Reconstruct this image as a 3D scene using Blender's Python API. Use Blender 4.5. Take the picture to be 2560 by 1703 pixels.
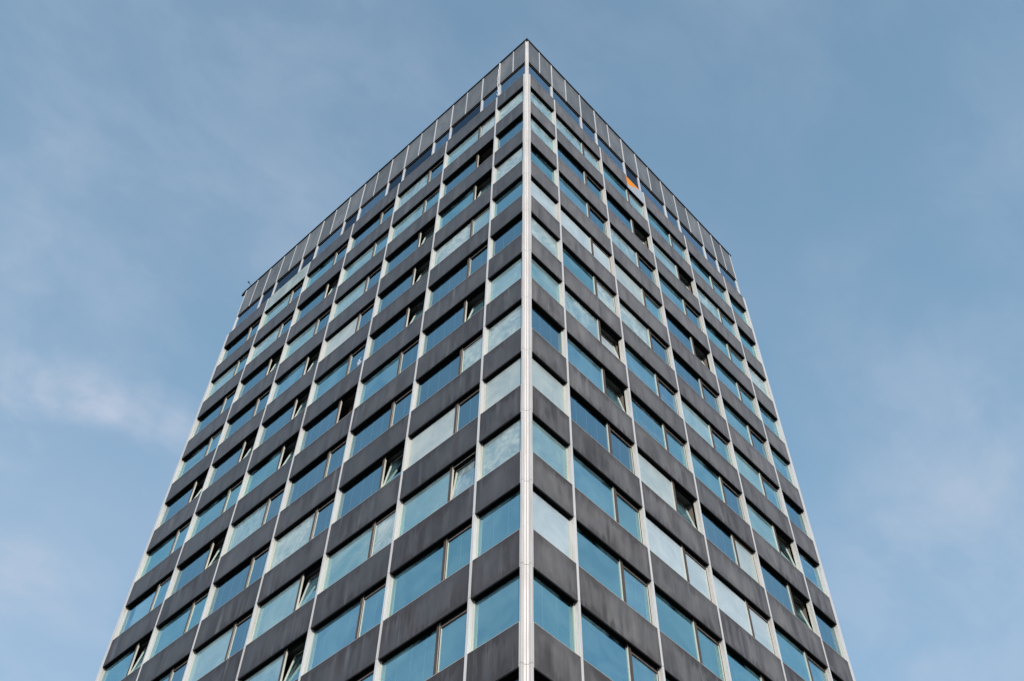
import bpy, math, random
from mathutils import Vector, Matrix, noise as mnoise
random.seed(7)
for o in list(bpy.data.objects): bpy.data.objects.remove(o, do_unlink=True)
scene = bpy.context.scene
COL = scene.collection

# ------------------------------------------------------------ camera, world, sun, exposure
Z0 = 56.1                                     # height of the top storey's floor line above the ground
YAW, PITCH, ROLL = 0.83350036, 0.96014051, -0.00437428
FOC, DX, DY = 2872.09012, 46.9770807, 33.5705027          # in pixels of a 2560 wide picture
CAM = Vector((-15.9444270, -14.6538471, -54.4778234 + Z0))
_fw = Vector((math.sin(YAW)*math.cos(PITCH), math.cos(YAW)*math.cos(PITCH), math.sin(PITCH)))
_rt = Vector((math.cos(YAW), -math.sin(YAW), 0.0))
_up = _rt.cross(_fw)
_r2 = math.cos(ROLL)*_rt + math.sin(ROLL)*_up
_u2 = -math.sin(ROLL)*_rt + math.cos(ROLL)*_up
cam_data = bpy.data.cameras.new('camera')
cam = bpy.data.objects.new('camera', cam_data); COL.objects.link(cam)
M3 = Matrix((_r2, _u2, -_fw)).transposed()
cam.matrix_world = Matrix.Translation(CAM) @ M3.to_4x4()
cam_data.sensor_fit = 'HORIZONTAL'; cam_data.sensor_width = 36.0
cam_data.lens = FOC/2560*36.0
cam_data.shift_x = -DX/2560; cam_data.shift_y = DY/2560
cam_data.clip_start = 0.1; cam_data.clip_end = 6000
scene.camera = cam
scene.render.resolution_x = 1024; scene.render.resolution_y = 681

SUN_EL, SUN_AZ = math.radians(24), math.radians(219)      # azimuth: x = sin, y = cos
sd = Vector((math.sin(SUN_AZ)*math.cos(SUN_EL), math.cos(SUN_AZ)*math.cos(SUN_EL), math.sin(SUN_EL)))
sun_l = bpy.data.lights.new('sun', 'SUN'); sun_l.energy = 3.3; sun_l.angle = math.radians(1.5)
sun_l.color = (1.0, 0.925, 0.86)
sun = bpy.data.objects.new('sun', sun_l); COL.objects.link(sun)
sun.rotation_euler = sd.to_track_quat('Z', 'Y').to_euler(); sun.location = (0, -40, 90)

world = bpy.data.worlds.new("World"); scene.world = world; world.use_nodes = True
nt = world.node_tree; nt.nodes.clear()
def N(nt, t, **kw):
    n = nt.nodes.new(t)
    for k, v in kw.items():
        if k.startswith('i_'):
            key = k[2:]
            n.inputs[int(key) if key.isdigit() else key.replace('_', ' ')].default_value = v
        else: setattr(n, k, v)
    return n
def ramp(nt, fac, stops, interp='LINEAR'):
    r = nt.nodes.new('ShaderNodeValToRGB'); r.color_ramp.interpolation = interp
    el = r.color_ramp.elements
    while len(el) < len(stops): el.new(0.5)
    for e, (p, c) in zip(el, stops):
        e.position = p; e.color = c if len(c) == 4 else (*c, 1)
    nt.links.new(fac, r.inputs[0]); return r.outputs[0]
L = nt.links.new
sky = N(nt, 'ShaderNodeTexSky', sky_type='NISHITA', sun_disc=False)
sky.sun_elevation = SUN_EL; sky.sun_rotation = SUN_AZ
sky.air_density = 1.0; sky.dust_density = 1.0; sky.ozone_density = 1.0
tc = N(nt, 'ShaderNodeTexCoord')
mp = N(nt, 'ShaderNodeMapping'); mp.inputs['Scale'].default_value = (1.0, 1.0, 1.7); mp.inputs['Rotation'].default_value = (0.3, 0.2, 0.9)
L(tc.outputs['Generated'], mp.inputs[0])
n1 = N(nt, 'ShaderNodeTexNoise'); n1.inputs['Scale'].default_value = 3.2; n1.inputs['Detail'].default_value = 7; n1.inputs['Roughness'].default_value = 0.52; n1.inputs['Distortion'].default_value = 0.35
L(mp.outputs[0], n1.inputs['Vector'])
mask = ramp(nt, n1.outputs['Fac'], [(0.36, (0.0,)*3), (0.52, (0.30,)*3), (0.72, (1.0,)*3)])
sx = N(nt, 'ShaderNodeSeparateXYZ'); L(tc.outputs['Generated'], sx.inputs[0])
def m2(op, a, b, clamp=False):
    m = N(nt, 'ShaderNodeMath', operation=op, use_clamp=clamp)
    for i, v in enumerate((a, b)):
        if isinstance(v, (int, float)): m.inputs[i].default_value = v
        else: L(v, m.inputs[i])
    return m.outputs[0]
# thin high veil, denser towards the horizon
veil = ramp(nt, sx.outputs['Z'], [(0.35, (0.70,)*3), (0.66, (0.52,)*3), (0.95, (0.34,)*3)])
mv = N(nt, 'ShaderNodeMix', data_type='RGBA')
L(veil, mv.inputs['Factor']); L(sky.outputs[0], mv.inputs['A']); mv.inputs['B'].default_value = (2.68, 4.82, 6.8, 1)
# banks of cirrus in given parts of the sky
n2 = N(nt, 'ShaderNodeTexNoise'); n2.inputs['Scale'].default_value = 5.5; n2.inputs['Detail'].default_value = 8; n2.inputs['Roughness'].default_value = 0.6; n2.inputs['Distortion'].default_value = 0.5
L(mp.outputs[0], n2.inputs['Vector'])
def bank(d, inner, outer, amp):
    dp = N(nt, 'ShaderNodeVectorMath', operation='DOT_PRODUCT'); L(tc.outputs['Generated'], dp.inputs[0]); dp.inputs[1].default_value = tuple(d)
    ang = m2('ARCCOSINE', m2('MINIMUM', dp.outputs['Value'], 0.999999), 0.0)
    w = m2('ADD', ang, m2('MULTIPLY', m2('SUBTRACT', n2.outputs['Fac'], 0.5), math.radians(min(5.0, outer*1.3))))
    mr = N(nt, 'ShaderNodeMapRange', interpolation_type='SMOOTHSTEP'); L(w, mr.inputs['Value'])
    for k_, v_ in (('From Min', math.radians(inner)), ('From Max', math.radians(outer)), ('To Min', amp), ('To Max', 0.0)): mr.inputs[k_].default_value = v_
    return mr.outputs[0]
def pdir(u, v): return (_fw*FOC+_r2*(u-1280-DX)-_u2*(v-851.5-DY)).normalized()
n3 = N(nt, 'ShaderNodeTexNoise'); n3.inputs['Scale'].default_value = 7.5; n3.inputs['Detail'].default_value = 9; n3.inputs['Roughness'].default_value = 0.58; n3.inputs['Distortion'].default_value = 0.25
mp3 = N(nt, 'ShaderNodeMapping'); mp3.inputs['Scale'].default_value = (0.8, 1.3, 1.5); mp3.inputs['Rotation'].default_value = (0.1, 0.5, 0.4); L(tc.outputs['Generated'], mp3.inputs[0]); L(mp3.outputs[0], n3.inputs['Vector'])
wisp = ramp(nt, n3.outputs['Fac'], [(0.36, (0.0,)*3), (0.70, (1.0,)*3)], 'EASE')
tot = m2('ADD', m2('MULTIPLY', mask, 0.12), m2('MULTIPLY', m2('MULTIPLY', wisp, m2('ADD', mask, 0.35)), 0.20))
streak = None
for u, v, a_ in ((-120, 930, 0.42), (-40, 945, 0.46), (40, 958, 0.50), (120, 975, 0.52), (200, 990, 0.52), (280, 1008, 0.50), (360, 1025, 0.46), (440, 1045, 0.42), (520, 1065, 0.36), (600, 1090, 0.30)):
    bk = bank(pdir(u, v), 0.1, 1.9, min(0.7, a_*1.25)); streak = bk if streak is None else m2('MAXIMUM', streak, bk)
tot = m2('ADD', tot, m2('MULTIPLY', streak, m2('ADD', m2('MULTIPLY', wisp, 0.75), 0.22)))
for d, i_, o_, a_ in ((pdir(-100, 1600), 3, 15, 0.55), (pdir(150, 650), 2, 9, 0.12),
                      (pdir(2650, 1600), 4, 15, 0.26), (pdir(2350, 1100), 1, 9, 0.22), (pdir(650, 300), 1, 9, 0.10)):
    tot = m2('ADD', tot, m2('MULTIPLY', bank(d, i_, o_, a_), m2('ADD', m2('MULTIPLY', wisp, 0.6), 0.50)))
tot = m2('MINIMUM', tot, 0.8)
mx = N(nt, 'ShaderNodeMix', data_type='RGBA')
L(tot, mx.inputs['Factor']); L(mv.outputs['Result'], mx.inputs['A']); mx.inputs['B'].default_value = (4.1, 4.6, 5.6, 1)
bg = N(nt, 'ShaderNodeBackground'); bg.inputs['Strength'].default_value = 0.135
L(mx.outputs['Result'], bg.inputs['Color'])
wo = N(nt, 'ShaderNodeOutputWorld'); L(bg.outputs[0], wo.inputs[0])
scene.view_settings.view_transform = 'Standard'; scene.view_settings.look = 'None'
scene.view_settings.exposure = 0.0; scene.view_settings.gamma = 1.0

# ------------------------------------------------------------ materials
MATS = {}
def newmat(name):
    m = bpy.data.materials.new(name); m.use_nodes = True; m.node_tree.nodes.clear(); MATS[name] = m
    return m, m.node_tree
def finish(nt, sh):
    o = N(nt, 'ShaderNodeOutputMaterial'); nt.links.new(sh, o.inputs[0])
def wpos(nt, scale):
    g = N(nt, 'ShaderNodeNewGeometry'); m = N(nt, 'ShaderNodeMapping'); m.inputs['Scale'].default_value = scale
    nt.links.new(g.outputs['Position'], m.inputs[0]); return m.outputs[0]
def noise(nt, vec, scale, detail=4, rough=0.55, dist=0.0):
    n = N(nt, 'ShaderNodeTexNoise'); n.inputs['Scale'].default_value = scale; n.inputs['Detail'].default_value = detail
    n.inputs['Roughness'].default_value = rough; n.inputs['Distortion'].default_value = dist
    nt.links.new(vec, n.inputs['Vector']); return n.outputs['Fac']
def mixc(nt, f, a, b, blend='MIX'):
    m = N(nt, 'ShaderNodeMix', data_type='RGBA', blend_type=blend)
    for s, v in (('Factor', f), ('A', a), ('B', b)):
        if isinstance(v, (int, float)): m.inputs[s].default_value = v
        elif isinstance(v, tuple): m.inputs[s].default_value = (*v, 1)
        else: nt.links.new(v, m.inputs[s])
    return m.outputs['Result']
def math_(nt, op, a, b=0.0, clamp=False):
    m = N(nt, 'ShaderNodeMath', operation=op, use_clamp=clamp)
    for i, v in enumerate((a, b)):
        if isinstance(v, (int, float)): m.inputs[i].default_value = v
        else: nt.links.new(v, m.inputs[i])
    return m.outputs[0]
def bsdf(nt, col, rough=0.5, metal=0.0, spec=0.5, bump=None, bdist=0.01, bstr=0.3):
    p = N(nt, 'ShaderNodeBsdfPrincipled')
    for s, v in (('Base Color', col), ('Roughness', rough), ('Metallic', metal), ('Specular IOR Level', spec)):
        if isinstance(v, tuple): p.inputs[s].default_value = (*v, 1)
        elif isinstance(v, (int, float)): p.inputs[s].default_value = v
        else: nt.links.new(v, p.inputs[s])
    if bump is not None:
        b = N(nt, 'ShaderNodeBump'); b.inputs['Distance'].default_value = bdist; b.inputs['Strength'].default_value = bstr
        nt.links.new(bump, b.inputs['Height']); nt.links.new(b.outputs[0], p.inputs['Normal'])
    return p.outputs[0]
def plain(name, col, rough=0.5, var=0.12, vscale=3.0, metal=0.0, spec=0.5, stretch=(1, 1, 0.3)):
    m, nt = newmat(name)
    f = noise(nt, wpos(nt, stretch), vscale, 5, 0.6)
    c = mixc(nt, f, tuple(x*(1-var) for x in col), tuple(min(1, x*(1+var)) for x in col))
    finish(nt, bsdf(nt, c, rough, metal, spec)); return m

def panel_mat(name, base, warm, streak, rnd_=0.24):
    m, nt = newmat(name)
    uv = N(nt, 'ShaderNodeUVMap'); uv.uv_map = 'UVMap'
    s = N(nt, 'ShaderNodeSeparateXYZ'); nt.links.new(uv.outputs[0], s.inputs[0])
    oi = N(nt, 'ShaderNodeObjectInfo')
    big = noise(nt, wpos(nt, (1, 1, 1)), 0.55, 3, 0.5)
    cloud = noise(nt, wpos(nt, (1, 1, 0.45)), 1.5, 5, 0.50, 0.2)
    drip = noise(nt, wpos(nt, (6.5, 6.5, 0.32)), 1.0, 5, 0.6)
    fine = noise(nt, wpos(nt, (1, 1, 1)), 38, 3, 0.6)
    c = mixc(nt, ramp(nt, cloud, [(0.36, (0,)*3), (0.66, (1,)*3)]), tuple(x*0.84 for x in base), tuple(x*1.20 for x in base))
    # grime running down under the top edge, rust tint in places
    wv = math_(nt, 'ADD', s.outputs[1], math_(nt, 'MULTIPLY', math_(nt, 'SUBTRACT', drip, 0.5), 0.9))
    top = ramp(nt, wv, [(0.70, (0,)*3), (0.98, (1,)*3)])
    bot = ramp(nt, math_(nt, 'SUBTRACT', 1.0, wv), [(0.78, (0,)*3), (1.0, (0.85,)*3)])
    ends = ramp(nt, math_(nt, 'ABSOLUTE', math_(nt, 'SUBTRACT', math_(nt, 'ADD', s.outputs[0], math_(nt, 'MULTIPLY', math_(nt, 'SUBTRACT', drip, 0.5), 0.08)), 0.5)), [(0.36, (0,)*3), (0.50, (0.6,)*3)])
    spots = ramp(nt, noise(nt, wpos(nt, (1.9, 1.9, 0.28)), 1.0, 5, 0.55, 0.3), [(0.46, (0,)*3), (0.66, (0.95,)*3)])
    rust = math_(nt, 'MAXIMUM', math_(nt, 'MAXIMUM', top, bot), math_(nt, 'MAXIMUM', ends, spots))
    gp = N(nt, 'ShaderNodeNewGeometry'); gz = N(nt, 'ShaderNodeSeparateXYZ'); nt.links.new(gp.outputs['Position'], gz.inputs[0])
    low = N(nt, 'ShaderNodeMapRange'); nt.links.new(gz.outputs[2], low.inputs[0])     # stronger warm dark tone on lower storeys
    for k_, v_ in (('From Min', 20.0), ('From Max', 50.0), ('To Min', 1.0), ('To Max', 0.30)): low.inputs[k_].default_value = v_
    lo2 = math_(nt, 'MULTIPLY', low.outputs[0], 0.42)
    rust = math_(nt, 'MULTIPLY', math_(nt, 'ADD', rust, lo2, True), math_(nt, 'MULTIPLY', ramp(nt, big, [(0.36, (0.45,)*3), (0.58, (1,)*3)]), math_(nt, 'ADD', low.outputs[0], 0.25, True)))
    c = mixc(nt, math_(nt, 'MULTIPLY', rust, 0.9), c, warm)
    # pale run-off streaks, with soft sheen painted into the colour
    pale = math_(nt, 'MULTIPLY', ramp(nt, noise(nt, wpos(nt, (3.6, 3.6, 0.16)), 1.0, 5, 0.62), [(0.52, (0,)*3), (0.72, (1,)*3)]), ramp(nt, big, [(0.45, (0.15,)*3), (0.7, (1,)*3)]))
    c = mixc(nt, math_(nt, 'MULTIPLY', pale, streak), c, (0.29, 0.29, 0.30))
    c = mixc(nt, ramp(nt, fine, [(0.3, (0,)*3), (0.7, (1,)*3)]), mixc(nt, 1.0, c, (0.93, 0.93, 0.94), 'MULTIPLY'), c)
    rv = math_(nt, 'ADD', math_(nt, 'MULTIPLY', oi.outputs['Random'], rnd_), 1.0-rnd_/2)
    cm = N(nt, 'ShaderNodeVectorMath', operation='SCALE'); nt.links.new(c, cm.inputs[0]); nt.links.new(rv, cm.inputs['Scale'])
    rg = math_(nt, 'ADD', math_(nt, 'MULTIPLY', cloud, 0.35), 0.30)
    finish(nt, bsdf(nt, cm.outputs[0], rg, 0.0, 0.30, noise(nt, wpos(nt, (1, 1, 1)), 0.9, 2, 0.4), 0.02, 0.35)); return m
panel_mat('panel_slate_shaded', (0.102, 0.099, 0.101), (0.048, 0.036, 0.033), 0.5)  # left face cladding, its weaker sunlight put into the base colour
panel_mat('panel_warm_lit', (0.180, 0.166, 0.158), (0.054, 0.040, 0.033), 0.7)  # same cladding on the right face, stronger sun painted in as lighter colour
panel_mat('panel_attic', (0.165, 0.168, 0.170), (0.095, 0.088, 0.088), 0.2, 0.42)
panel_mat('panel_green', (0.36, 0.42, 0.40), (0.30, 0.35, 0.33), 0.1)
plain('soffit_shade', (0.006, 0.006, 0.005), 0.8, 0.3, spec=0.1)  # near-black colour painting the deep shade under panels and window heads
plain('joint', (0.03, 0.027, 0.025), 0.7, 0.3)
def white_mat(name, col, dirt):
    m, nt = newmat(name)
    a = noise(nt, wpos(nt, (8, 8, 0.5)), 1.0, 5, 0.6); b = noise(nt, wpos(nt, (1, 1, 1)), 7, 4, 0.6)
    c = mixc(nt, math_(nt, 'MULTIPLY', ramp(nt, a, [(0.45, (0,)*3), (0.75, (1,)*3)]), 0.6), col, dirt)
    c = mixc(nt, math_(nt, 'MULTIPLY', ramp(nt, b, [(0.62, (0,)*3), (0.74, (1,)*3)]), 0.35), c, tuple(x*0.6 for x in dirt))
    finish(nt, bsdf(nt, c, 0.45, 0, 0.4)); return m
white_mat('white_paint', (0.69, 0.67, 0.65), (0.46, 0.40, 0.35))
white_mat('cream_frame', (0.62, 0.60, 0.52), (0.45, 0.40, 0.33))
white_mat('sill_metal', (0.55, 0.52, 0.47), (0.30, 0.25, 0.20))
plain('groove', (0.20, 0.16, 0.135), 0.8, 0.2)
plain('groove_light', (0.42, 0.37, 0.34), 0.8, 0.2)
plain('brown_frame', (0.095, 0.062, 0.045), 0.5, 0.35, 6)
plain('dark_metal', (0.02, 0.022, 0.025), 0.5, 0.2)
plain('ceiling', (0.10, 0.095, 0.085), 0.9, 0.2)
plain('inner_wall', (0.16, 0.14, 0.12), 0.9, 0.2)
plain('brown_board', (0.16, 0.085, 0.045), 0.8, 0.4, 2)
plain('concrete', (0.22, 0.21, 0.20), 0.9, 0.2)
plain('asphalt', (0.055, 0.054, 0.053), 0.9, 0.2, 0.8, stretch=(1, 1, 1))
plain('orange_foam', (0.95, 0.27, 0.002), 0.9, 0.22, 9, stretch=(1, 1, 1))
plain('pale_board', (0.40, 0.44, 0.48), 0.6, 0.12, 5, stretch=(1, 1, 1))
plain('white_plastic', (0.78, 0.76, 0.76), 0.5, 0.1)

GF0, GIOR = 0.37, 1.85
def glass_shader(nt, tint=(0.80, 0.90, 0.90), gcol=None, f0=GF0):
    fr = N(nt, 'ShaderNodeFresnel'); ge = N(nt, 'ShaderNodeNewGeometry')
    nt.links.new(math_(nt, 'ADD', math_(nt, 'MULTIPLY', ge.outputs['Backfacing'], 1/GIOR-GIOR), GIOR), fr.inputs['IOR'])
    oi = N(nt, 'ShaderNodeObjectInfo')
    w = noise(nt, wpos(nt, (1, 1, 1)), 0.8, 2, 0.4)
    b = N(nt, 'ShaderNodeBump'); b.inputs['Distance'].default_value = 0.02; b.inputs['Strength'].default_value = 0.25
    nt.links.new(w, b.inputs['Height'])
    g = N(nt, 'ShaderNodeBsdfGlossy'); 
    if gcol is None:      # coating differs a little from pane to pane: teal to blue
        nt.links.new(mixc(nt, ramp(nt, oi.outputs['Random'], [(0.15, (0,)*3), (0.85, (1,)*3)]), (0.60, 0.95, 0.97), (0.55, 0.86, 1.0)), g.inputs['Color'])
    else: g.inputs['Color'].default_value = (*gcol, 1)
    g.inputs['Roughness'].default_value = 0.015
    nt.links.new(b.outputs[0], g.inputs['Normal'])
    t = N(nt, 'ShaderNodeBsdfTransparent'); t.inputs['Color'].default_value = (*tint, 1)
    f = math_(nt, 'ADD', fr.outputs[0], f0, True)
    ms = N(nt, 'ShaderNodeMixShader'); nt.links.new(f, ms.inputs[0]); nt.links.new(t.outputs[0], ms.inputs[1]); nt.links.new(g.outputs[0], ms.inputs[2])
    return ms.outputs[0]
m, nt = newmat('glass_inner'); t_ = N(nt, 'ShaderNodeBsdfTransparent'); finish(nt, t_.outputs[0])
m, nt = newmat('glass'); finish(nt, glass_shader(nt))
m, nt = newmat('glass_blue'); finish(nt, glass_shader(nt, (0.5, 0.6, 0.65), (0.58, 0.72, 0.84), 0.24))
m, nt = newmat('glass_dark'); finish(nt, glass_shader(nt, (0.3, 0.35, 0.4), (0.40, 0.48, 0.60), 0.0))
m, nt = newmat('glass_deep'); finish(nt, glass_shader(nt, (0.6, 0.75, 0.80), (0.60, 0.86, 0.95), 0.28))
def smear_mat(name, lo, hi, col, scale, stretch, op, base0=0.1):
    m, nt = newmat(name)
    uv = N(nt, 'ShaderNodeUVMap'); uv.uv_map = 'UVMap'
    s = N(nt, 'ShaderNodeSeparateXYZ'); nt.links.new(uv.outputs[0], s.inputs[0])
    v = wpos(nt, stretch)
    a = noise(nt, v, scale, 6, 0.55, 0.9); b = noise(nt, v, scale*2.6, 6, 0.55, 1.6)
    mk = math_(nt, 'ADD', math_(nt, 'MULTIPLY', a, 0.62), math_(nt, 'MULTIPLY', b, 0.38))
    mk = ramp(nt, mk, [(lo, (0,)*3), (hi, (1,)*3)])
    # the washed area stops short of the pane's edge
    wob = math_(nt, 'MULTIPLY', math_(nt, 'SUBTRACT', b, 0.5), 0.25)
    def edge(o, e0, e1):
        return ramp(nt, math_(nt, 'ADD', o, wob), [(e0, (0,)*3), (e1, (1,)*3)])
    inv = math_(nt, 'SUBTRACT', 1.0, s.outputs[0]); inv2 = math_(nt, 'SUBTRACT', 1.0, s.outputs[1])
    e = math_(nt, 'MULTIPLY', edge(s.outputs[0], 0.03, 0.14), edge(inv, 0.03, 0.12))
    e = math_(nt, 'MULTIPLY', e, edge(inv2, 0.02, 0.14))
    mk = math_(nt, 'MULTIPLY', math_(nt, 'MULTIPLY', mk, e), op)
    base = math_(nt, 'ADD', mk, base0)
    d = bsdf(nt, mixc(nt, b, tuple(x*0.8 for x in col), col), 0.6, 0, 0.5)
    ms = N(nt, 'ShaderNodeMixShader'); nt.links.new(base, ms.inputs[0]); nt.links.new(glass_shader(nt), ms.inputs[1]); nt.links.new(d, ms.inputs[2])
    finish(nt, ms.outputs[0]); return m
smear_mat('glass_washed', 0.38, 0.60, (0.56, 0.66, 0.64), 0.9, (1, 1, 1), 0.50, 0.42)
smear_mat('glass_scrubbed', 0.42, 0.64, (0.48, 0.62, 0.63), 0.8, (1.6, 1.6, 0.8), 0.48, 0.32)
smear_mat('glass_streaked', 0.50, 0.66, (0.42, 0.50, 0.55), 1.0, (0.7, 0.7, 3.0), 0.38, 0.0)

def film_mat(name, col, op, top=0.0):
    m, nt = newmat(name)
    f = noise(nt, wpos(nt, (1, 1, 1)), 0.9, 5, 0.55, 0.6); st = noise(nt, wpos(nt, (5, 5, 0.5)), 1.0, 4, 0.5)
    oi = N(nt, 'ShaderNodeObjectInfo')
    k = math_(nt, 'ADD', math_(nt, 'MULTIPLY', math_(nt, 'SUBTRACT', f, 0.5), 0.9), math_(nt, 'MULTIPLY', math_(nt, 'SUBTRACT', oi.outputs['Random'], 0.5), 0.22))
    d = bsdf(nt, mixc(nt, st, tuple(x*0.90 for x in col), tuple(x*1.08 for x in col)), 0.55, 0, 0.5)
    ms = N(nt, 'ShaderNodeMixShader'); nt.links.new(math_(nt, 'ADD', k, op, True), ms.inputs[0]); nt.links.new(glass_shader(nt), ms.inputs[1]); nt.links.new(d, ms.inputs[2])
    finish(nt, ms.outputs[0]); return m
film_mat('glass_mint', (0.42, 0.58, 0.58), 0.42)
film_mat('glass_pale', (0.50, 0.56, 0.54), 0.82)
film_mat('glass_white', (0.52, 0.60, 0.62), 0.78)
film_mat('glass_light', (0.24, 0.47, 0.54), 0.14)
def blind_mat(name, col, line=None, spacing=0.52, slat=True, rough=0.7):
    m, nt = newmat(name)
    f = noise(nt, wpos(nt, (1, 1, 1)), 1.1, 4, 0.5); oi = N(nt, 'ShaderNodeObjectInfo')
    c = mixc(nt, f, tuple(x*0.78 for x in col), tuple(x*1.2 for x in col))
    rv = math_(nt, 'ADD', math_(nt, 'MULTIPLY', oi.outputs['Random'], 0.5), 0.75)
    cm = N(nt, 'ShaderNodeVectorMath', operation='SCALE'); nt.links.new(c, cm.inputs[0]); nt.links.new(rv, cm.inputs['Scale'])
    w = N(nt, 'ShaderNodeTexWave', wave_type='BANDS', bands_direction='Z'); w.inputs['Scale'].default_value = 9; nt.links.new(wpos(nt, (1, 1, 1)), w.inputs[0])
    finish(nt, bsdf(nt, cm.outputs[0], rough, 0, 0.3, w.outputs['Fac'] if slat else f, 0.01, 0.25)); return m
blind_mat('blind_blue', (0.045, 0.075, 0.095))
blind_mat('blind_teal', (0.085, 0.16, 0.19), slat=False)
blind_mat('blind_mid', (0.20, 0.34, 0.36), slat=False)
blind_mat('blind_pale', (0.55, 0.62, 0.60), slat=False)
blind_mat('blind_white', (0.72, 0.78, 0.80), slat=False)
plain('blind_tape', (0.42, 0.50, 0.55), 0.8, 0.1)

# ------------------------------------------------------------ mesh helper in facade coordinates
def W(side, t, d, z):
    return (t, d, z+Z0) if side == 'R' else (d, t, z+Z0)
class MB:
    def __init__(s): s.v = []; s.f = []; s.m = []; s.uv = []; s.mats = []
    def mi(s, name):
        if name not in s.mats: s.mats.append(name)
        return s.mats.index(name)
    def face(s, side, pts, mat, uvs=None):
        i = len(s.v); s.v += [W(side, *p) for p in pts]
        idx = list(range(i, i+len(pts)))
        if uvs is None: uvs = [(0.5, 0.5)]*len(pts)
        if side == 'L': idx.reverse(); uvs = list(uvs)[::-1]
        s.f.append(idx); s.m.append(s.mi(mat)); s.uv.append(uvs)
    def box(s, side, t0, t1, d0, d1, z0, z1, mat, bottom=None, sides=None, front=None, uvr=None, back=None):
        ut0, ut1, uz0, uz1 = uvr or (t0, t1, z0, z1)
        U = lambda t, z: ((t-ut0)/(ut1-ut0), (z-uz0)/(uz1-uz0))
        P = lambda *a: a
        def F(pts, m): s.face(side, pts, m, [U(p[0], p[2]) for p in pts])
        F([(t0, d0, z0), (t1, d0, z0), (t1, d0, z1), (t0, d0, z1)], front or mat)
        F([(t1, d1, z0), (t0, d1, z0), (t0, d1, z1), (t1, d1, z1)], back or mat)
        F([(t0, d1, z0), (t0, d0, z0), (t0, d0, z1), (t0, d1, z1)], sides or mat)
        F([(t1, d0, z0), (t1, d1, z0), (t1, d1, z1), (t1, d0, z1)], sides or mat)
        F([(t0, d1, z0), (t1, d1, z0), (t1, d0, z0), (t0, d0, z0)], bottom or mat)
        F([(t0, d0, z1), (t1, d0, z1), (t1, d1, z1), (t0, d1, z1)], mat)
    def prism(s, prof, z0, z1, mat, matf=None):
        """prof: closed list of world (x, y) counter-clockwise seen from above"""
        n = len(prof); i = len(s.v)
        s.v += [(x, y, z0+Z0) for x, y in prof] + [(x, y, z1+Z0) for x, y in prof]
        for k in range(n):
            j = (k+1) % n
            s.f.append([i+k, i+j, i+n+j, i+n+k]); s.m.append(s.mi(matf[k] if matf and matf[k] else mat)); s.uv.append([(0.5, 0.5)]*4)
        s.f.append([i+n+k for k in range(n)]); s.m.append(s.mi(mat)); s.uv.append([(0.5, 0.5)]*n)
        s.f.append([i+k for k in reversed(range(n))]); s.m.append(s.mi(mat)); s.uv.append([(0.5, 0.5)]*n)
    def add(s, o):
        b = len(s.v); s.v += o.v
        for f, m, u in zip(o.f, o.m, o.uv):
            s.f.append([x+b for x in f]); s.m.append(s.mi(o.mats[m])); s.uv.append(u)
    def build(s, name, parent=None, bevel=0.0, kind=None, label=None):
        me = bpy.data.meshes.new(name); me.from_pydata(s.v, [], s.f)
        for n in s.mats: me.materials.append(MATS[n])
        me.polygons.foreach_set('material_index', s.m)
        uvl = me.uv_layers.new(name='UVMap')
        flat = []
        for u in s.uv:
            for a in u: flat += [a[0], a[1]]
        uvl.data.foreach_set('uv', flat)
        me.update()
        o = bpy.data.objects.new(name, me); COL.objects.link(o)
        if parent: o.parent = parent
        if kind: o['kind'] = kind
        if label: o['label'] = label
        if bevel:
            b = o.modifiers.new('bevel', 'BEVEL'); b.width = bevel; b.segments = 1; b.limit_method = 'ANGLE'
        return o
def project(p):
    d = Vector(p) - CAM; z = d.dot(_fw)
    return 1280+DX+FOC*d.dot(_r2)/z, 851.5+DY-FOC*d.dot(_u2)/z
def area(side, t0, t1, z0, z1):
    q = [project(W(side, t, 0.05, z)) for t, z in ((t0, z0), (t1, z0), (t1, z1), (t0, z1))]
    q = [(min(2560, max(0, x)), min(1703, max(0, y))) for x, y in q]
    return abs(sum(q[i][0]*q[(i+1) % 4][1]-q[(i+1) % 4][0]*q[i][1] for i in range(4)))/2

# ------------------------------------------------------------ layout
H, PH = 3.3, 1.40                 # storey height, spandrel height
MW = 0.088                        # mullion width
LEN = {'L': 23.95, 'R': 18.55}
MUL = {'L': [2.055+3.6134*i for i in range(6)]+[2.055+5*3.6134+3.589],
       'R': [2.0366+3.6007*i for i in range(5)]+[2.0366+4*3.6007+1.873]}
PIL = 0.25
GD = 0.158                        # glass depth behind the cladding face
NR = 17
tower = bpy.data.objects.new('office_tower', None); COL.objects.link(tower)
tower['label'] = 'tall grey office tower with dark cladding bands, white vertical posts and blue glass windows'
tower['category'] = 'building'

# columns: (side, index, t0, t1, half)
COLS = []
for sd_ in 'LR':
    m = MUL[sd_]; a = PIL
    for i, e in enumerate(m):
        half = (i == 0) or (sd_ == 'R' and i == 5)
        COLS.append((sd_, i, a, e, half)); a = e+MW

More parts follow.
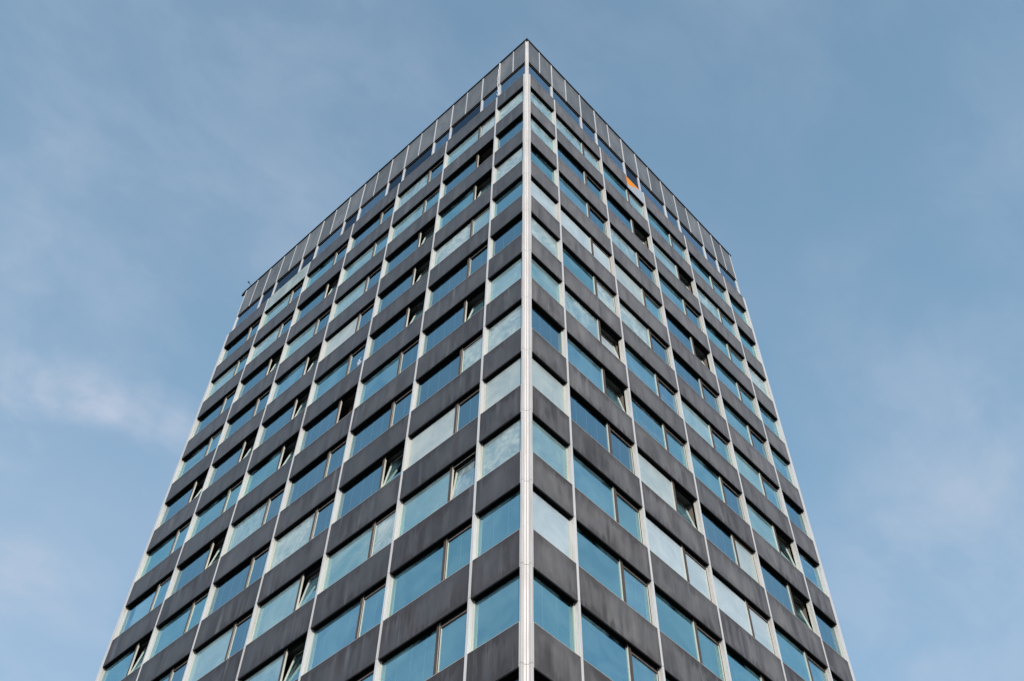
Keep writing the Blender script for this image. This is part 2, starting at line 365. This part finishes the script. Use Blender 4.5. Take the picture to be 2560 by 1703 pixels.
# ------------------------------------------------------------ spandrel panels
def spandrel(side, i, t0, t1, r, half):
    b = MB(); z0 = -H*r; z1 = z0+(PH if r else 1.46)
    mat = 'panel_slate_shaded' if side == 'L' else 'panel_warm_lit'
    if side == 'L' and i == 5 and r == 0: mat = 'panel_green'
    e = 0.006
    j = (random.random()-0.5)*0.006
    if side == 'R' and i == 2 and r == 0:
        u = (t0, t1, z0, z1); ts = 7.83
        b.box(side, t0+e, ts, 0.0, 0.05, z0, z1, mat, bottom='soffit_shade', sides='joint', uvr=u)
        b.box(side, t0+e, t1-e, 0.055, GD+0.05, z0+0.004, z1-0.01, 'joint', bottom='soffit_shade')
        b.box(side, t0+0.02, ts, -0.004, 0.03, z1-0.014, z1+0.006, 'sill_metal')
        return b
    b.box(side, t0+e, t1-e, j, 0.05, z0, z1, mat, bottom='soffit_shade', sides='joint', uvr=(t0, t1, z0, z1))
    b.box(side, t0+e+0.004, t1-e-0.004, 0.052, GD+0.05, z0+0.012, z1-0.01, 'joint', bottom='soffit_shade')
    b.box(side, t0+e, t1-e, -0.005+j, 0.052, z1+0.001, z1+0.016, 'sill_metal')
    b.box(side, t0+0.02, t1-0.02, 0.012, 0.03, z0-0.02, z0-0.001, 'joint')
    return b
items = []
for (sd_, i, t0, t1, half) in COLS:
    for r in range(NR):
        items.append((area(sd_, t0, t1, -H*r, -H*r+PH), sd_, i, t0, t1, r, half))
special = lambda it: (it[1] == 'L' and it[2] == 5 and it[5] == 0) or (it[1] == 'R' and it[2] == 2 and it[5] == 0)
items.sort(key=lambda q: (-1e9 if special(q) else -q[0]))
rest = MB()
for n, it in enumerate(items):
    _, sd_, i, t0, t1, r, half = it
    b = spandrel(sd_, i, t0, t1, r, half)
    if n < 99:
        lab = None
        if sd_ == 'L' and i == 5 and r == 0: lab = 'pale green replacement cladding panel'
        if sd_ == 'R' and i == 2 and r == 0: lab = 'torn cladding panel with its right third missing'
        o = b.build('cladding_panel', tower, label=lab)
        if lab and 'torn' in lab:
            f = MB(); P = []
            zs = [(7.845, 0.02), (9.19, 0.02), (9.19, 1.40), (8.95, 1.27), (8.72, 1.13), (8.47, 0.98), (8.43, 0.74), (8.25, 0.72), (8.12, 0.58), (7.95, 0.50), (7.845, 0.60)]
            f.face('R', [(a, 0.004, c) for a, c in zs], 'pale_board')
            f.face('R', [(a, 0.03, c) for a, c in reversed(zs)], 'pale_board')
            for k in range(len(zs)):
                a, c = zs[k]; a2, c2 = zs[(k+1) % len(zs)]
                f.face('R', [(a, 0.004, c), (a, 0.03, c), (a2, 0.03, c2), (a2, 0.004, c2)], 'pale_board')
            f.build('exposed_board', o, label='pale board exposed where the cladding is torn off')
            g = MB(); zs = [(7.85, 0.42), (8.0, 0.44), (8.25, 0.58), (8.5, 0.66), (8.55, 0.9), (9.18, 1.30), (9.18, 1.45), (8.9, 1.44), (8.5, 1.455), (8.1, 1.44), (7.85, 1.45)]
            n_ = len(zs)
            fr = [(a, 0.036+0.006*math.sin(a*31), c) for a, c in zs]; cen = (8.3, 0.032, 1.2)
            for k in range(n_): g.face('R', [fr[k], fr[(k+1) % n_], cen], 'orange_foam')
            for k in range(n_):
                p, q = fr[k], fr[(k+1) % n_]
                g.face('R', [p, (p[0], 0.055, p[2]), (q[0], 0.055, q[2]), q], 'orange_foam')
            g.build('insulation_foam', o, label='torn orange insulation foam')
    else: rest.add(b)
rest.build('cladding_panel', tower, kind='stuff', label='remaining smaller grey cladding panels')

# ------------------------------------------------------------ posts between the bays
def fluted(side, t0, t1, d0, d1, z0, z1):
    """white fluted post: ribbed flanks, plain front"""
    b = MB(); g = 0.010
    steps = [(d0, d0+0.034, 0), (d0+0.034, d0+0.042, 1), (d0+0.042, d0+0.078, 0), (d0+0.078, d0+0.088, 1), (d0+0.088, d0+0.118, 0), (d0+0.118, d0+0.128, 1), (d0+0.128, d1, 0)]
    for a, c, dark in steps:
        if dark: b.box(side, t0+g, t1-g, a, c, z0, z1, 'groove')
        else: b.box(side, t0, t1, a, c, z0, z1, 'white_paint')
    return b
for sd_ in 'LR':
    for i, a in enumerate(MUL[sd_]):
        if (sd_ == 'R' and i == 5) or (sd_ == 'L' and i == 6): continue
        b = fluted(sd_, a, a+MW, -0.010, 0.16, -H*17, 1.462)
        for r in range(0, NR):
            zz = -H*r+0.04
            b.box(sd_, a-0.0015, a+MW+0.0015, -0.0115, 0.155, zz, zz+0.012, 'groove')
        b.build('facade_post', tower)
# corner post: two fins and a set-back groove between them
def corner_profile(o, w, s, dep):
    """o: setback, w: outer half width, s: fin inner edge, dep: depth of groove"""
    A = [(o+w, o), (o+w, o+0.13), (o+0.13, o+w), (o, o+w)]
    g = 0.012; m = dep
    inner = [(o, o+w*0.92-0.0), ]
    prof = [(o+w, o+0.16), (o+0.16, o+w)]
    # left fin from (o, o+w) inwards to (o, o+s)
    left = [(o, o+w), (o, o+w-0.022), (o+g, o+w-0.026), (o+g, o+w-0.032), (o, o+w-0.036), (o, o+s), (o+m*0.35, o+s*1.0), (o+m*0.35+0.006, o+s+0.008), (o+m*0.35+0.014, o+s), (o+m, o+s+0.012)]
    right = [(y, x) for x, y in reversed(left)]
    midx = (o+m + o+s+0.012)/2
    mid = [(midx-0.008, midx+0.008), (midx+0.004, midx+0.004), (midx+0.008, midx-0.008)]
    return [(o+0.18, o+w)] + left + mid + right + [(o+w, o+0.18)]
b = MB()
prof = corner_profile(0.0, PIL-0.004, 0.172, 0.105)
for r in range(-1, NR):
    z1 = 1.462 if r == -1 else -H*r+0.092
    z0 = -H*(r+1)+0.106
    gm_ = ['groove_light' if ((abs(prof[q][0]-prof[(q+1) % len(prof)][0])+abs(prof[q][1]-prof[(q+1) % len(prof)][1]) < 0.024) and 1 < q < len(prof)-3) else None for q in range(len(prof))]
    b.prism(prof, z0, z1, 'white_paint', gm_)
    if r >= 0 or True:
        sh = [(x+0.004, y+0.004) for x, y in prof]
        b.prism(sh, -H*(r+1)+0.092, -H*(r+1)+0.106, 'groove')
for r in range(NR):          # edge trims beside the cladding
    z0 = -H*r-0.012; z1 = -H*r+(PH if r else 1.46)+0.012
    for s_ in 'LR': b.box(s_, PIL-0.003, PIL+0.012, -0.004, 0.1, z0, z1, 'sill_metal')
b.build('corner_post', tower)
# far end posts
b = fluted('L', MUL['L'][6], MUL['L'][6]+0.20, -0.010, 0.16, -H*17, 1.462)
b.build('end_post', tower)
b = fluted('R', MUL['R'][5], MUL['R'][5]+0.20, -0.010, 0.16, -H*17, 1.462)
b.build('end_post', tower)

# ------------------------------------------------------------ windows
# b blue blinds, c clear teal, t pale teal, p pale curtain, q very pale, w washed, x scrubbed, y streaked, d dark, k curtain; small panes: o tilted open, O sash missing, P tilted pale
LW = {0: 'w b w c b t w p w c c d',
      1: 'wt Ob oc tw bb ob wb bp xt cc cc dd',
      2: 'bx ct ob ob ob bc bb ob wt cc cc cc',
      3: 'bb ct bt bp sc Ob bb bw ot ot cc bb',
      4: 'bc ob bt oc ob oc bx bb bt ct bc bb',
      5: 'bt bx ob bb ob cc ob cc bc cc bc bb',
      6: 'bb ct bb cy ob cc ck oc bc cc cc bb'}
RW = {0: 'x x c q w t b p t q c d',
      1: 'xx bb cb qq cw xP co bb cc cc cc cc',
      2: 'ct bo xb pc wb cy yc po qq cc cc cc',
      3: 'cc to cb bo bb ty cb bp qq cc cc cc',
      4: 'cc xc cc cc cb tc to bo cc cc cc cc',
      5: 'c c w c c b y b c c c c'}
def blind(side, t0, t1, z0, z1, kind, rnd):
    b = MB(); d = GD+0.055
    if kind in 'dO': return b
    mat = {'b': 'blind_blue', 'c': 'blind_teal', 't': 'blind_mid', 'p': 'blind_pale', 'q': 'blind_white', 'w': 'blind_mid', 'x': 'blind_mid',
           'y': 'blind_blue', 'k': 'blind_pale', 's': 'blind_blue', 'P': 'blind_pale'}[kind]
    if kind == 'k':
        n = 60
        for q in range(n):
            a, c = q/n, (q+1)/n
            fx = lambda u: (t0+(t1-t0)*u*(0.75), d+0.05+0.03*math.sin(u*55+2*math.sin(u*9)))
            (ta, da), (tb_, db) = fx(a), fx(c)
            zb = z0; b.face(side, [(ta, da, zb), (tb_, db, zb), (tb_, db, z1), (ta, da, z1)], mat)
            b.face(side, [(tb_, db+.004, zb), (ta, da+.004, zb), (ta, da+.004, z1), (tb_, db+.004, z1)], mat)
        return b
    b.box(side, t0, t1, d, d+0.006, z0, z1, mat)
    if kind in 'bty' or (kind in 'cqs' and rnd.random() < 0.4):
        n = max(2, round((t1-t0)/0.56)); off = rnd.uniform(-0.06, 0.06)
        for k in range(1, n):
            tt = t0+(t1-t0)*k/n+off
            b.box(side, tt-0.006, tt+0.006, d-0.004, d-0.001, z0, z1, 'blind_tape')
    return b
def pane_mat(kind, side):
    return {'w': 'glass_washed', 'x': 'glass_scrubbed', 'y': 'glass_streaked', 'd': 'glass_dark', 'P': 'glass_white', 'p': 'glass_pale',
            'q': 'glass_white', 't': 'glass_mint', 'c': 'glass_light', 'b': 'glass_deep', 's': 'glass_deep', 'k': 'glass'}.get(kind, 'glass')
def make_window(side, i, t0, t1, k, half, code):
    """returns list of (name, MB, label) : first is the frame, the others hang from it"""
    rnd = random.Random(hash((side == 'L', i, k)) & 0xffff)
    z1 = -H*k+0.012; z0 = -H*(k+1)+(PH if k+1 else 1.46)+0.01
    parts = []
    fr = MB(); e = 0.002; fw = 0.028
    a, c = t0+e, t1-e
    # outer frame
    fr.box(side, a, a+fw, GD-0.03, GD+0.03, z0, z1, 'cream_frame')
    fr.box(side, c-fw, c, GD-0.03, GD+0.03, z0, z1, 'cream_frame')
    fr.box(side, a+fw, c-fw, GD-0.03, GD+0.03, z0, z0+0.05, 'cream_frame')
    fr.box(side, a+fw, c-fw, GD-0.012, GD+0.03, z1-0.085, z1, 'soffit_shade')  # head bar in shade colour, thickens the painted dark band below the panel
    def pane(ta, tb, za, zb, kind, tilt=0.0, name='window_pane', label=None):
        p = MB(); th = 0.008
        p.box(side, ta, tb, GD, GD+th, za, zb, pane_mat(kind, side), back='glass_inner')
        if tilt: tiltit(p, za, tilt)
        parts.append((name, p, label))
    def tiltit(p, zb, ang):
        ax = 1 if side == 'R' else 0
        ca, sa = math.cos(ang), math.sin(ang); nv = []
        for v in p.v:
            v = list(v); h = v[2]-(zb+Z0); dd = v[ax]-GD
            v[ax] = GD + dd*ca + h*sa; v[2] = zb+Z0 + h*ca - dd*sa; nv.append(tuple(v))
        p.v = nv
    if half:
        pane(a+fw, c-fw, z0+0.05, z1-0.085, code)
        if code not in 'd': parts.append(('blind', blind(side, a+fw, c-fw, z0+0.03, z1-0.03, code, rnd), None))
        return fr, parts
    if side == 'L': s_kind, b_kind = code[0], code[1]
    else: b_kind, s_kind = code[0], code[1]
    # divider position: the wide pane lies to the left seen from outside
    if side == 'L': dv0, dv1 = t0-MW+1.262, t0-MW+1.378; big = (dv1, c-fw); sm = (a+fw, dv0)
    else: dv0, dv1 = t0-MW+2.225, t0-MW+2.350; big = (a+fw, dv0); sm = (dv1, c-fw)
    fr.box(side, dv0, dv1, GD-0.042, GD+0.03, z0, z1, 'cream_frame', front='brown_frame')
    fr.box(side, (dv0+dv1)/2-0.004, (dv0+dv1)/2+0.004, GD-0.0435, GD-0.0415, z0, z1, 'joint')
    pane(big[0], big[1], z0+0.05, z1-0.085, b_kind)
    parts.append(('curtain' if b_kind == 'k' else 'blind', blind(side, big[0]-0.02, big[1]+0.02, z0+0.03, z1-0.03, b_kind, rnd), None))
    za, zb = z0+0.05, z1-0.085; sw = 0.045
    if s_kind not in 'oOPp':
        zb = z1-0.17
        fr.box(side, sm[0], sm[1], GD-0.028, GD+0.03, zb+0.004, z1-0.086, 'soffit_shade')  # filler in shade colour, paints the taller dark zone over small panes
        fr.box(side, sm[0], sm[1], GD-0.030, GD-0.020, zb-0.004, zb+0.003, 'sill_metal')  # light strip painting the lit lower edge of the header
    if s_kind == 'O': return fr, parts
    open_ = s_kind in 'oP'
    ang = math.radians(rnd.uniform(8.5, 13)) if open_ else 0.0
    if s_kind == 'x' and side == 'L' and k == 8: ang = math.radians(5); open_ = True
    if s_kind == 'P': ang = math.radians(10)
    def sash(off, mfront, lab):
        s = MB(); d0, d1 = GD-0.028+off, GD+0.020+off
        s.box(side, sm[0], sm[0]+sw, d0, d1, za, zb, 'cream_frame', front=mfront)
        s.box(side, sm[1]-sw, sm[1], d0, d1, za, zb, 'cream_frame', front=mfront)
        s.box(side, sm[0]+sw, sm[1]-sw, d0, d1, za, za+sw, 'cream_frame', front=mfront)
        s.box(side, sm[0]+sw, sm[1]-sw, d0, d1, zb-sw, zb, 'brown_frame', front=mfront)
        return s
    s = sash(0, 'cream_frame' if open_ else 'brown_frame', None)
    lab = 'sash tilted open inwards at the top' if open_ else None
    if open_: tiltit(s, za, ang)
    parts.append(('sash', s, lab))
    pane(sm[0]+sw, sm[1]-sw, za+sw, zb-sw, {'o': 'c'}.get(s_kind, s_kind), 0.0)
    if open_:
        p = parts.pop(); tiltit(p[1], za, ang); parts.append(p)
        s2 = sash(0, 'cream_frame', None); tiltit(s2, za, ang*1.3+0.04)
        parts.append(('inner_sash', s2, None))
    else:
        parts.append(('blind', blind(side, sm[0]-0.01, sm[1]+0.01, z0+0.03, z1-0.03, s_kind, rnd), None))
    if s_kind == 's':
        st = MB(); cx, cz = (sm[0]+sm[1])/2-0.12, (za+zb)/2-0.30
        for (u, v, w_, h_) in ((0, 0, 0.26, 0.10), (0.02, 0.10, 0.12, 0.14), (0.10, 0.13, 0.16, 0.07), (0.05, 0.24, 0.10, 0.10), (-0.02, 0.33, 0.07, 0.05), (0.03, -0.09, 0.20, 0.06)):
            n = 9; q = [(cx+u-w_/2*math.cos(6.2832*j/n)*(1+0.25*math.sin(j*3.1)), GD-0.002, cz+v+h_/2*math.sin(6.2832*j/n)*1.3) for j in range(n)]
            if side == 'R': q.reverse()
            st.face(side, q, 'white_plastic')
        parts.append(('paper_scrap', st, 'torn scrap of white paper stuck to the glass'))
    return fr, parts
win = []
for (sd_, i, t0, t1, half) in COLS:
    tab = (LW if sd_ == 'L' else RW)[i].split()
    for k in range(NR-1):
        code = tab[k] if k < len(tab) else ('c' if half else 'cc')
        ar = area(sd_, t0, t1, -H*(k+1)+PH, -H*k)
        win.append((ar, sd_, i, t0, t1, k, half, code))
win.sort(key=lambda q: -q[0])
rest = MB(); nbay = 0
for ar, sd_, i, t0, t1, k, half, code in win:
    fr, parts = make_window(sd_, i, t0, t1, k, half, code)
    solo = (half and k < 12) or (not half and nbay < 99)
    if solo:
        o = fr.build('corner_window' if half else 'window', tower)
        if not half: nbay += 1
        for nm, p, lab in parts: p.build(nm, o, label=lab)
    else:
        rest.add(fr)
        for nm, p, lab in parts: rest.add(p)
rest.build('window', tower, kind='stuff', label='remaining smaller windows')

# ------------------------------------------------------------ attic storey, set back
AB, AT = 3.46, 6.40               # underside and top of the attic cladding
SB = 0.10                         # setback
def attic(side):
    pm = PIL
    m = MUL[side]
    joints = [SB+0.12]            # cladding joints: (t, wide)
    J = [(1.09, 0)]
    for i, a in enumerate(m[:-1]):
        J.append((a+0.03, 1))
        if side == 'L': J += [(a+1.32, 1), (a+2.53, 0)]
        elif i < 4: J += [(a+1.17, 0), (a+2.38, 1)]
        else: J.append((a+0.97, 0))
    end = LEN[side]-0.10
    J.append((end-0.09, 1))
    cl = SB+0.125
    ts = [cl]+[j[0] for j in J]
    for q in range(len(ts)-1):
        a, c = ts[q]+(0 if q == 0 else 0.03), ts[q+1]-0.03
        b = MB()
        b.box(side, a, c, SB+random.uniform(-.004, .004), SB+0.05, AB, AT, 'panel_attic', bottom='soffit_shade', sides='joint', uvr=(a, c, AB, AT))
        b.build('attic_panel', tower)
    for t, wide in J:
        b = MB(); w = 0.042 if wide else 0.030
        b.box(side, t-w, t+w, SB-0.012, SB+0.06, AB+0.0 if not wide else AB-0.02, AT+0.02, 'white_paint')
        if wide: b.box(side, t-w-0.008, t+w+0.012, SB+0.015, SB+0.13, 1.3, AB-0.03, 'white_paint')
        b.build('attic_post' if wide else 'attic_joint_strip', tower)
    # windows between wide joints
    wt = [cl-0.02]+[j[0] for j in J if j[1]]
    kinds = {'L': 'bbdcddcdcdddc', 'R': 'bbbbdbbbbb'}[side]
    for q in range(len(wt)-1):
        a, c = wt[q]+(0.0 if q == 0 else 0.05), wt[q+1]-0.05
        kd = kinds[q] if q < len(kinds) else 'b'
        f = MB(); dg = SB+0.075
        f.box(side, a, c, SB+0.055, dg+0.03, AB-0.075, AB-0.002, 'brown_frame')
        f.box(side, a, c, SB+0.04, dg+0.03, 1.47, 1.52, 'cream_frame')
        o = f.build('attic_window', tower)
        g = MB(); g.box(side, a, c, dg, dg+0.008, 1.52, AB-0.075, 'glass_dark' if kd == 'd' else 'glass_blue', back='glass_inner'); g.build('window_pane', o)
        if kd != 'd':
            bl = MB(); bl.box(side, a, c, dg+0.05, dg+0.056, 1.45, AB-0.05, 'blind_blue')
            n = max(2, round((c-a)/0.62))
            for k in range(1, n):
                tt = a+(c-a)*k/n; bl.box(side, tt-0.008, tt+0.008, dg+0.045, dg+0.049, 1.45, AB-0.05, 'blind_tape')
            bl.build('blind', o)
attic('L'); attic('R')
b = MB(); pr = corner_profile(SB-0.012, 0.135, 0.085, 0.045)
b.prism([(x, y) for x, y in pr], 1.466, AT+0.02, 'white_paint')
b.build('attic_corner_post', tower)
LX, LY = LEN['R'], LEN['L']
b = MB()    # roof edge
o0 = SB-0.055
x1, y1 = LX-SB+0.06, LY-SB+0.09
for (xa, xb, ya, yb) in ((o0, x1, o0, o0+0.22), (o0, x1, y1-0.22, y1), (o0, o0+0.22, o0+0.22, y1-0.22), (x1-0.22, x1, o0+0.22, y1-0.22)):
    i = len(b.v)
    b.prism([(xa, ya), (xb, ya), (xb, yb), (xa, yb)], AT+0.022, AT+0.10, 'dark_metal')
b.build('roof_edge', tower)
b = MB(); b.prism([(0.3, 0.3), (LX-0.3, 0.3), (LX-0.3, LY-0.3), (0.3, LY-0.3)], AT-0.35, AT-0.05, 'concrete'); b.build('roof', tower)
# gutter end poking out beyond the far left corner
b = MB(); b.prism([(o0, y1+0.002), (o0+0.18, y1+0.002), (o0+0.12, y1+0.30), (o0+0.04, y1+0.30)], AT-0.12, AT+0.09, 'dark_metal'); b.build('gutter_end', tower)
# thin bent fitting standing above the roof edge, far left
def tube(name, pts, rads, mat, parent=None, seg=8):
    b = MB(); P = [Vector(p) for p in pts]; rings = []
    for k, p in enumerate(P):
        d = (P[min(k+1, len(P)-1)]-P[max(k-1, 0)]).normalized()
        a = d.orthogonal().normalized() if k == 0 else (prev - d*prev.dot(d)).normalized()
        prev = a; c = d.cross(a)
        rings.append([tuple(p+rads[k]*(math.cos(6.28318*j/seg)*a+math.sin(6.28318*j/seg)*c)) for j in range(seg)])
    for r in rings: b.v += r
    for k in range(len(P)-1):
        for j in range(seg):
            j2 = (j+1) % seg
            b.f.append([k*seg+j, k*seg+j2, (k+1)*seg+j2, (k+1)*seg+j]); b.m.append(b.mi(mat)); b.uv.append([(0.5, 0.5)]*4)
    b.f.append(list(reversed(range(seg)))); b.m.append(0); b.uv.append([(.5, .5)]*seg)
    b.f.append([(len(P)-1)*seg+j for j in range(seg)]); b.m.append(0); b.uv.append([(.5, .5)]*seg)
    o = b.build(name, parent)
    for pl in o.data.polygons: pl.use_smooth = True
    return o
lp = [W('L', 23.40, 0.14, 6.48), W('L', 23.55, 0.12, 6.85), W('L', 23.72, 0.11, 7.17), W('L', 23.78, 0.10, 7.30), W('L', 23.90, 0.10, 7.52), W('L', 24.02, 0.10, 7.74), W('L', 24.05, 0.10, 7.79)]
tube('roof_lamp', lp, [0.014, 0.014, 0.016, 0.035, 0.05, 0.055, 0.02], 'dark_metal', tower)

# ------------------------------------------------------------ storeys behind the glass, core, rear walls
for k in range(-1, NR):
    b = MB(); zc = -H*k+0.03
    if k == -1: zc = AB+0.02
    b.prism([(0.30, 0.30), (LX-0.35, 0.30), (LX-0.35, LY-0.35), (0.30, LY-0.35)], zc, zc+0.30, 'ceiling')
    b.build('floor_slab', tower)
b = MB(); b.prism([(5, 5), (LX-4, 5), (LX-4, LY-5), (5, LY-5)], -H*17, AT-0.4, 'inner_wall')
for s_ in 'LR':
    for a in MUL[s_][:-1]:
        for k in range(-1, NR-1):
            zt = -H*k+0.02 if k >= 0 else AB; zb = -H*(k+1)+0.35
            b.box(s_, a+0.02, a+0.07, 0.32, 4.98, zb, zt, 'inner_wall')
b.build('interior_wall', tower)
b = MB(); b.box('L', MUL['L'][2]+0.12, MUL['L'][2]+1.35, 0.62, 0.66, -H*6+1.5, -H*5-0.02, 'brown_board'); b.build('wood_board', tower, label='brown board inside the opening without a sash')
b = MB()
def rear(x0, y0, x1, y1, z0, z1, m): b.prism([(x0, y0), (x1, y0), (x1, y1), (x0, y1)], z0, z1, m)
rear(LX-0.14, 0.16, LX-0.02, LY-0.02, -H*17, AT, 'concrete'); rear(0.16, LY-0.14, LX-0.16, LY-0.02, -H*17, AT, 'concrete')
for k in range(NR):
    rear(LX-0.018, 0.18, LX, LY, -H*k, -H*k+PH, 'panel_slate_shaded'); rear(0.02, LY-0.018, LX-0.03, LY, -H*k, -H*k+PH, 'panel_slate_shaded')
b.build('rear_wall', tower)

# ------------------------------------------------------------ loose white strip hanging from the attic post
pts = []
for (x, y) in ((352, 560), (348, 610), (345, 650), (333, 680), (328, 700), (332, 740), (324, 790), (318, 840), (320, 900), (314, 940), (322, 990), (326, 1020), (318, 1050), (324, 1090), (332, 1125), (322, 1138), (312, 1125), (298, 1108)):
    u, v = 1200+x/7.125, 80+y/7.125
    D = _fw*FOC+_r2*(u-1280-DX)-_u2*(v-851.5-DY)
    s_ = (0.055-CAM.x)/D.x; pts.append(tuple(CAM+s_*D))
o = tube('sealing_strip', pts, [0.02]*len(pts), 'white_plastic')
o['label'] = 'loose white wavy sealing strip hanging beside the first attic post left of the tower corner'; o['category'] = 'strip'

# ------------------------------------------------------------ ground
gm = bpy.data.meshes.new('ground'); S = 3000
gm.from_pydata([(-S, -S, 0), (S, -S, 0), (S, S, 0), (-S, S, 0)], [], [(0, 1, 2, 3)]); gm.materials.append(MATS['asphalt'])
g = bpy.data.objects.new('ground', gm); COL.objects.link(g); g['kind'] = 'structure'
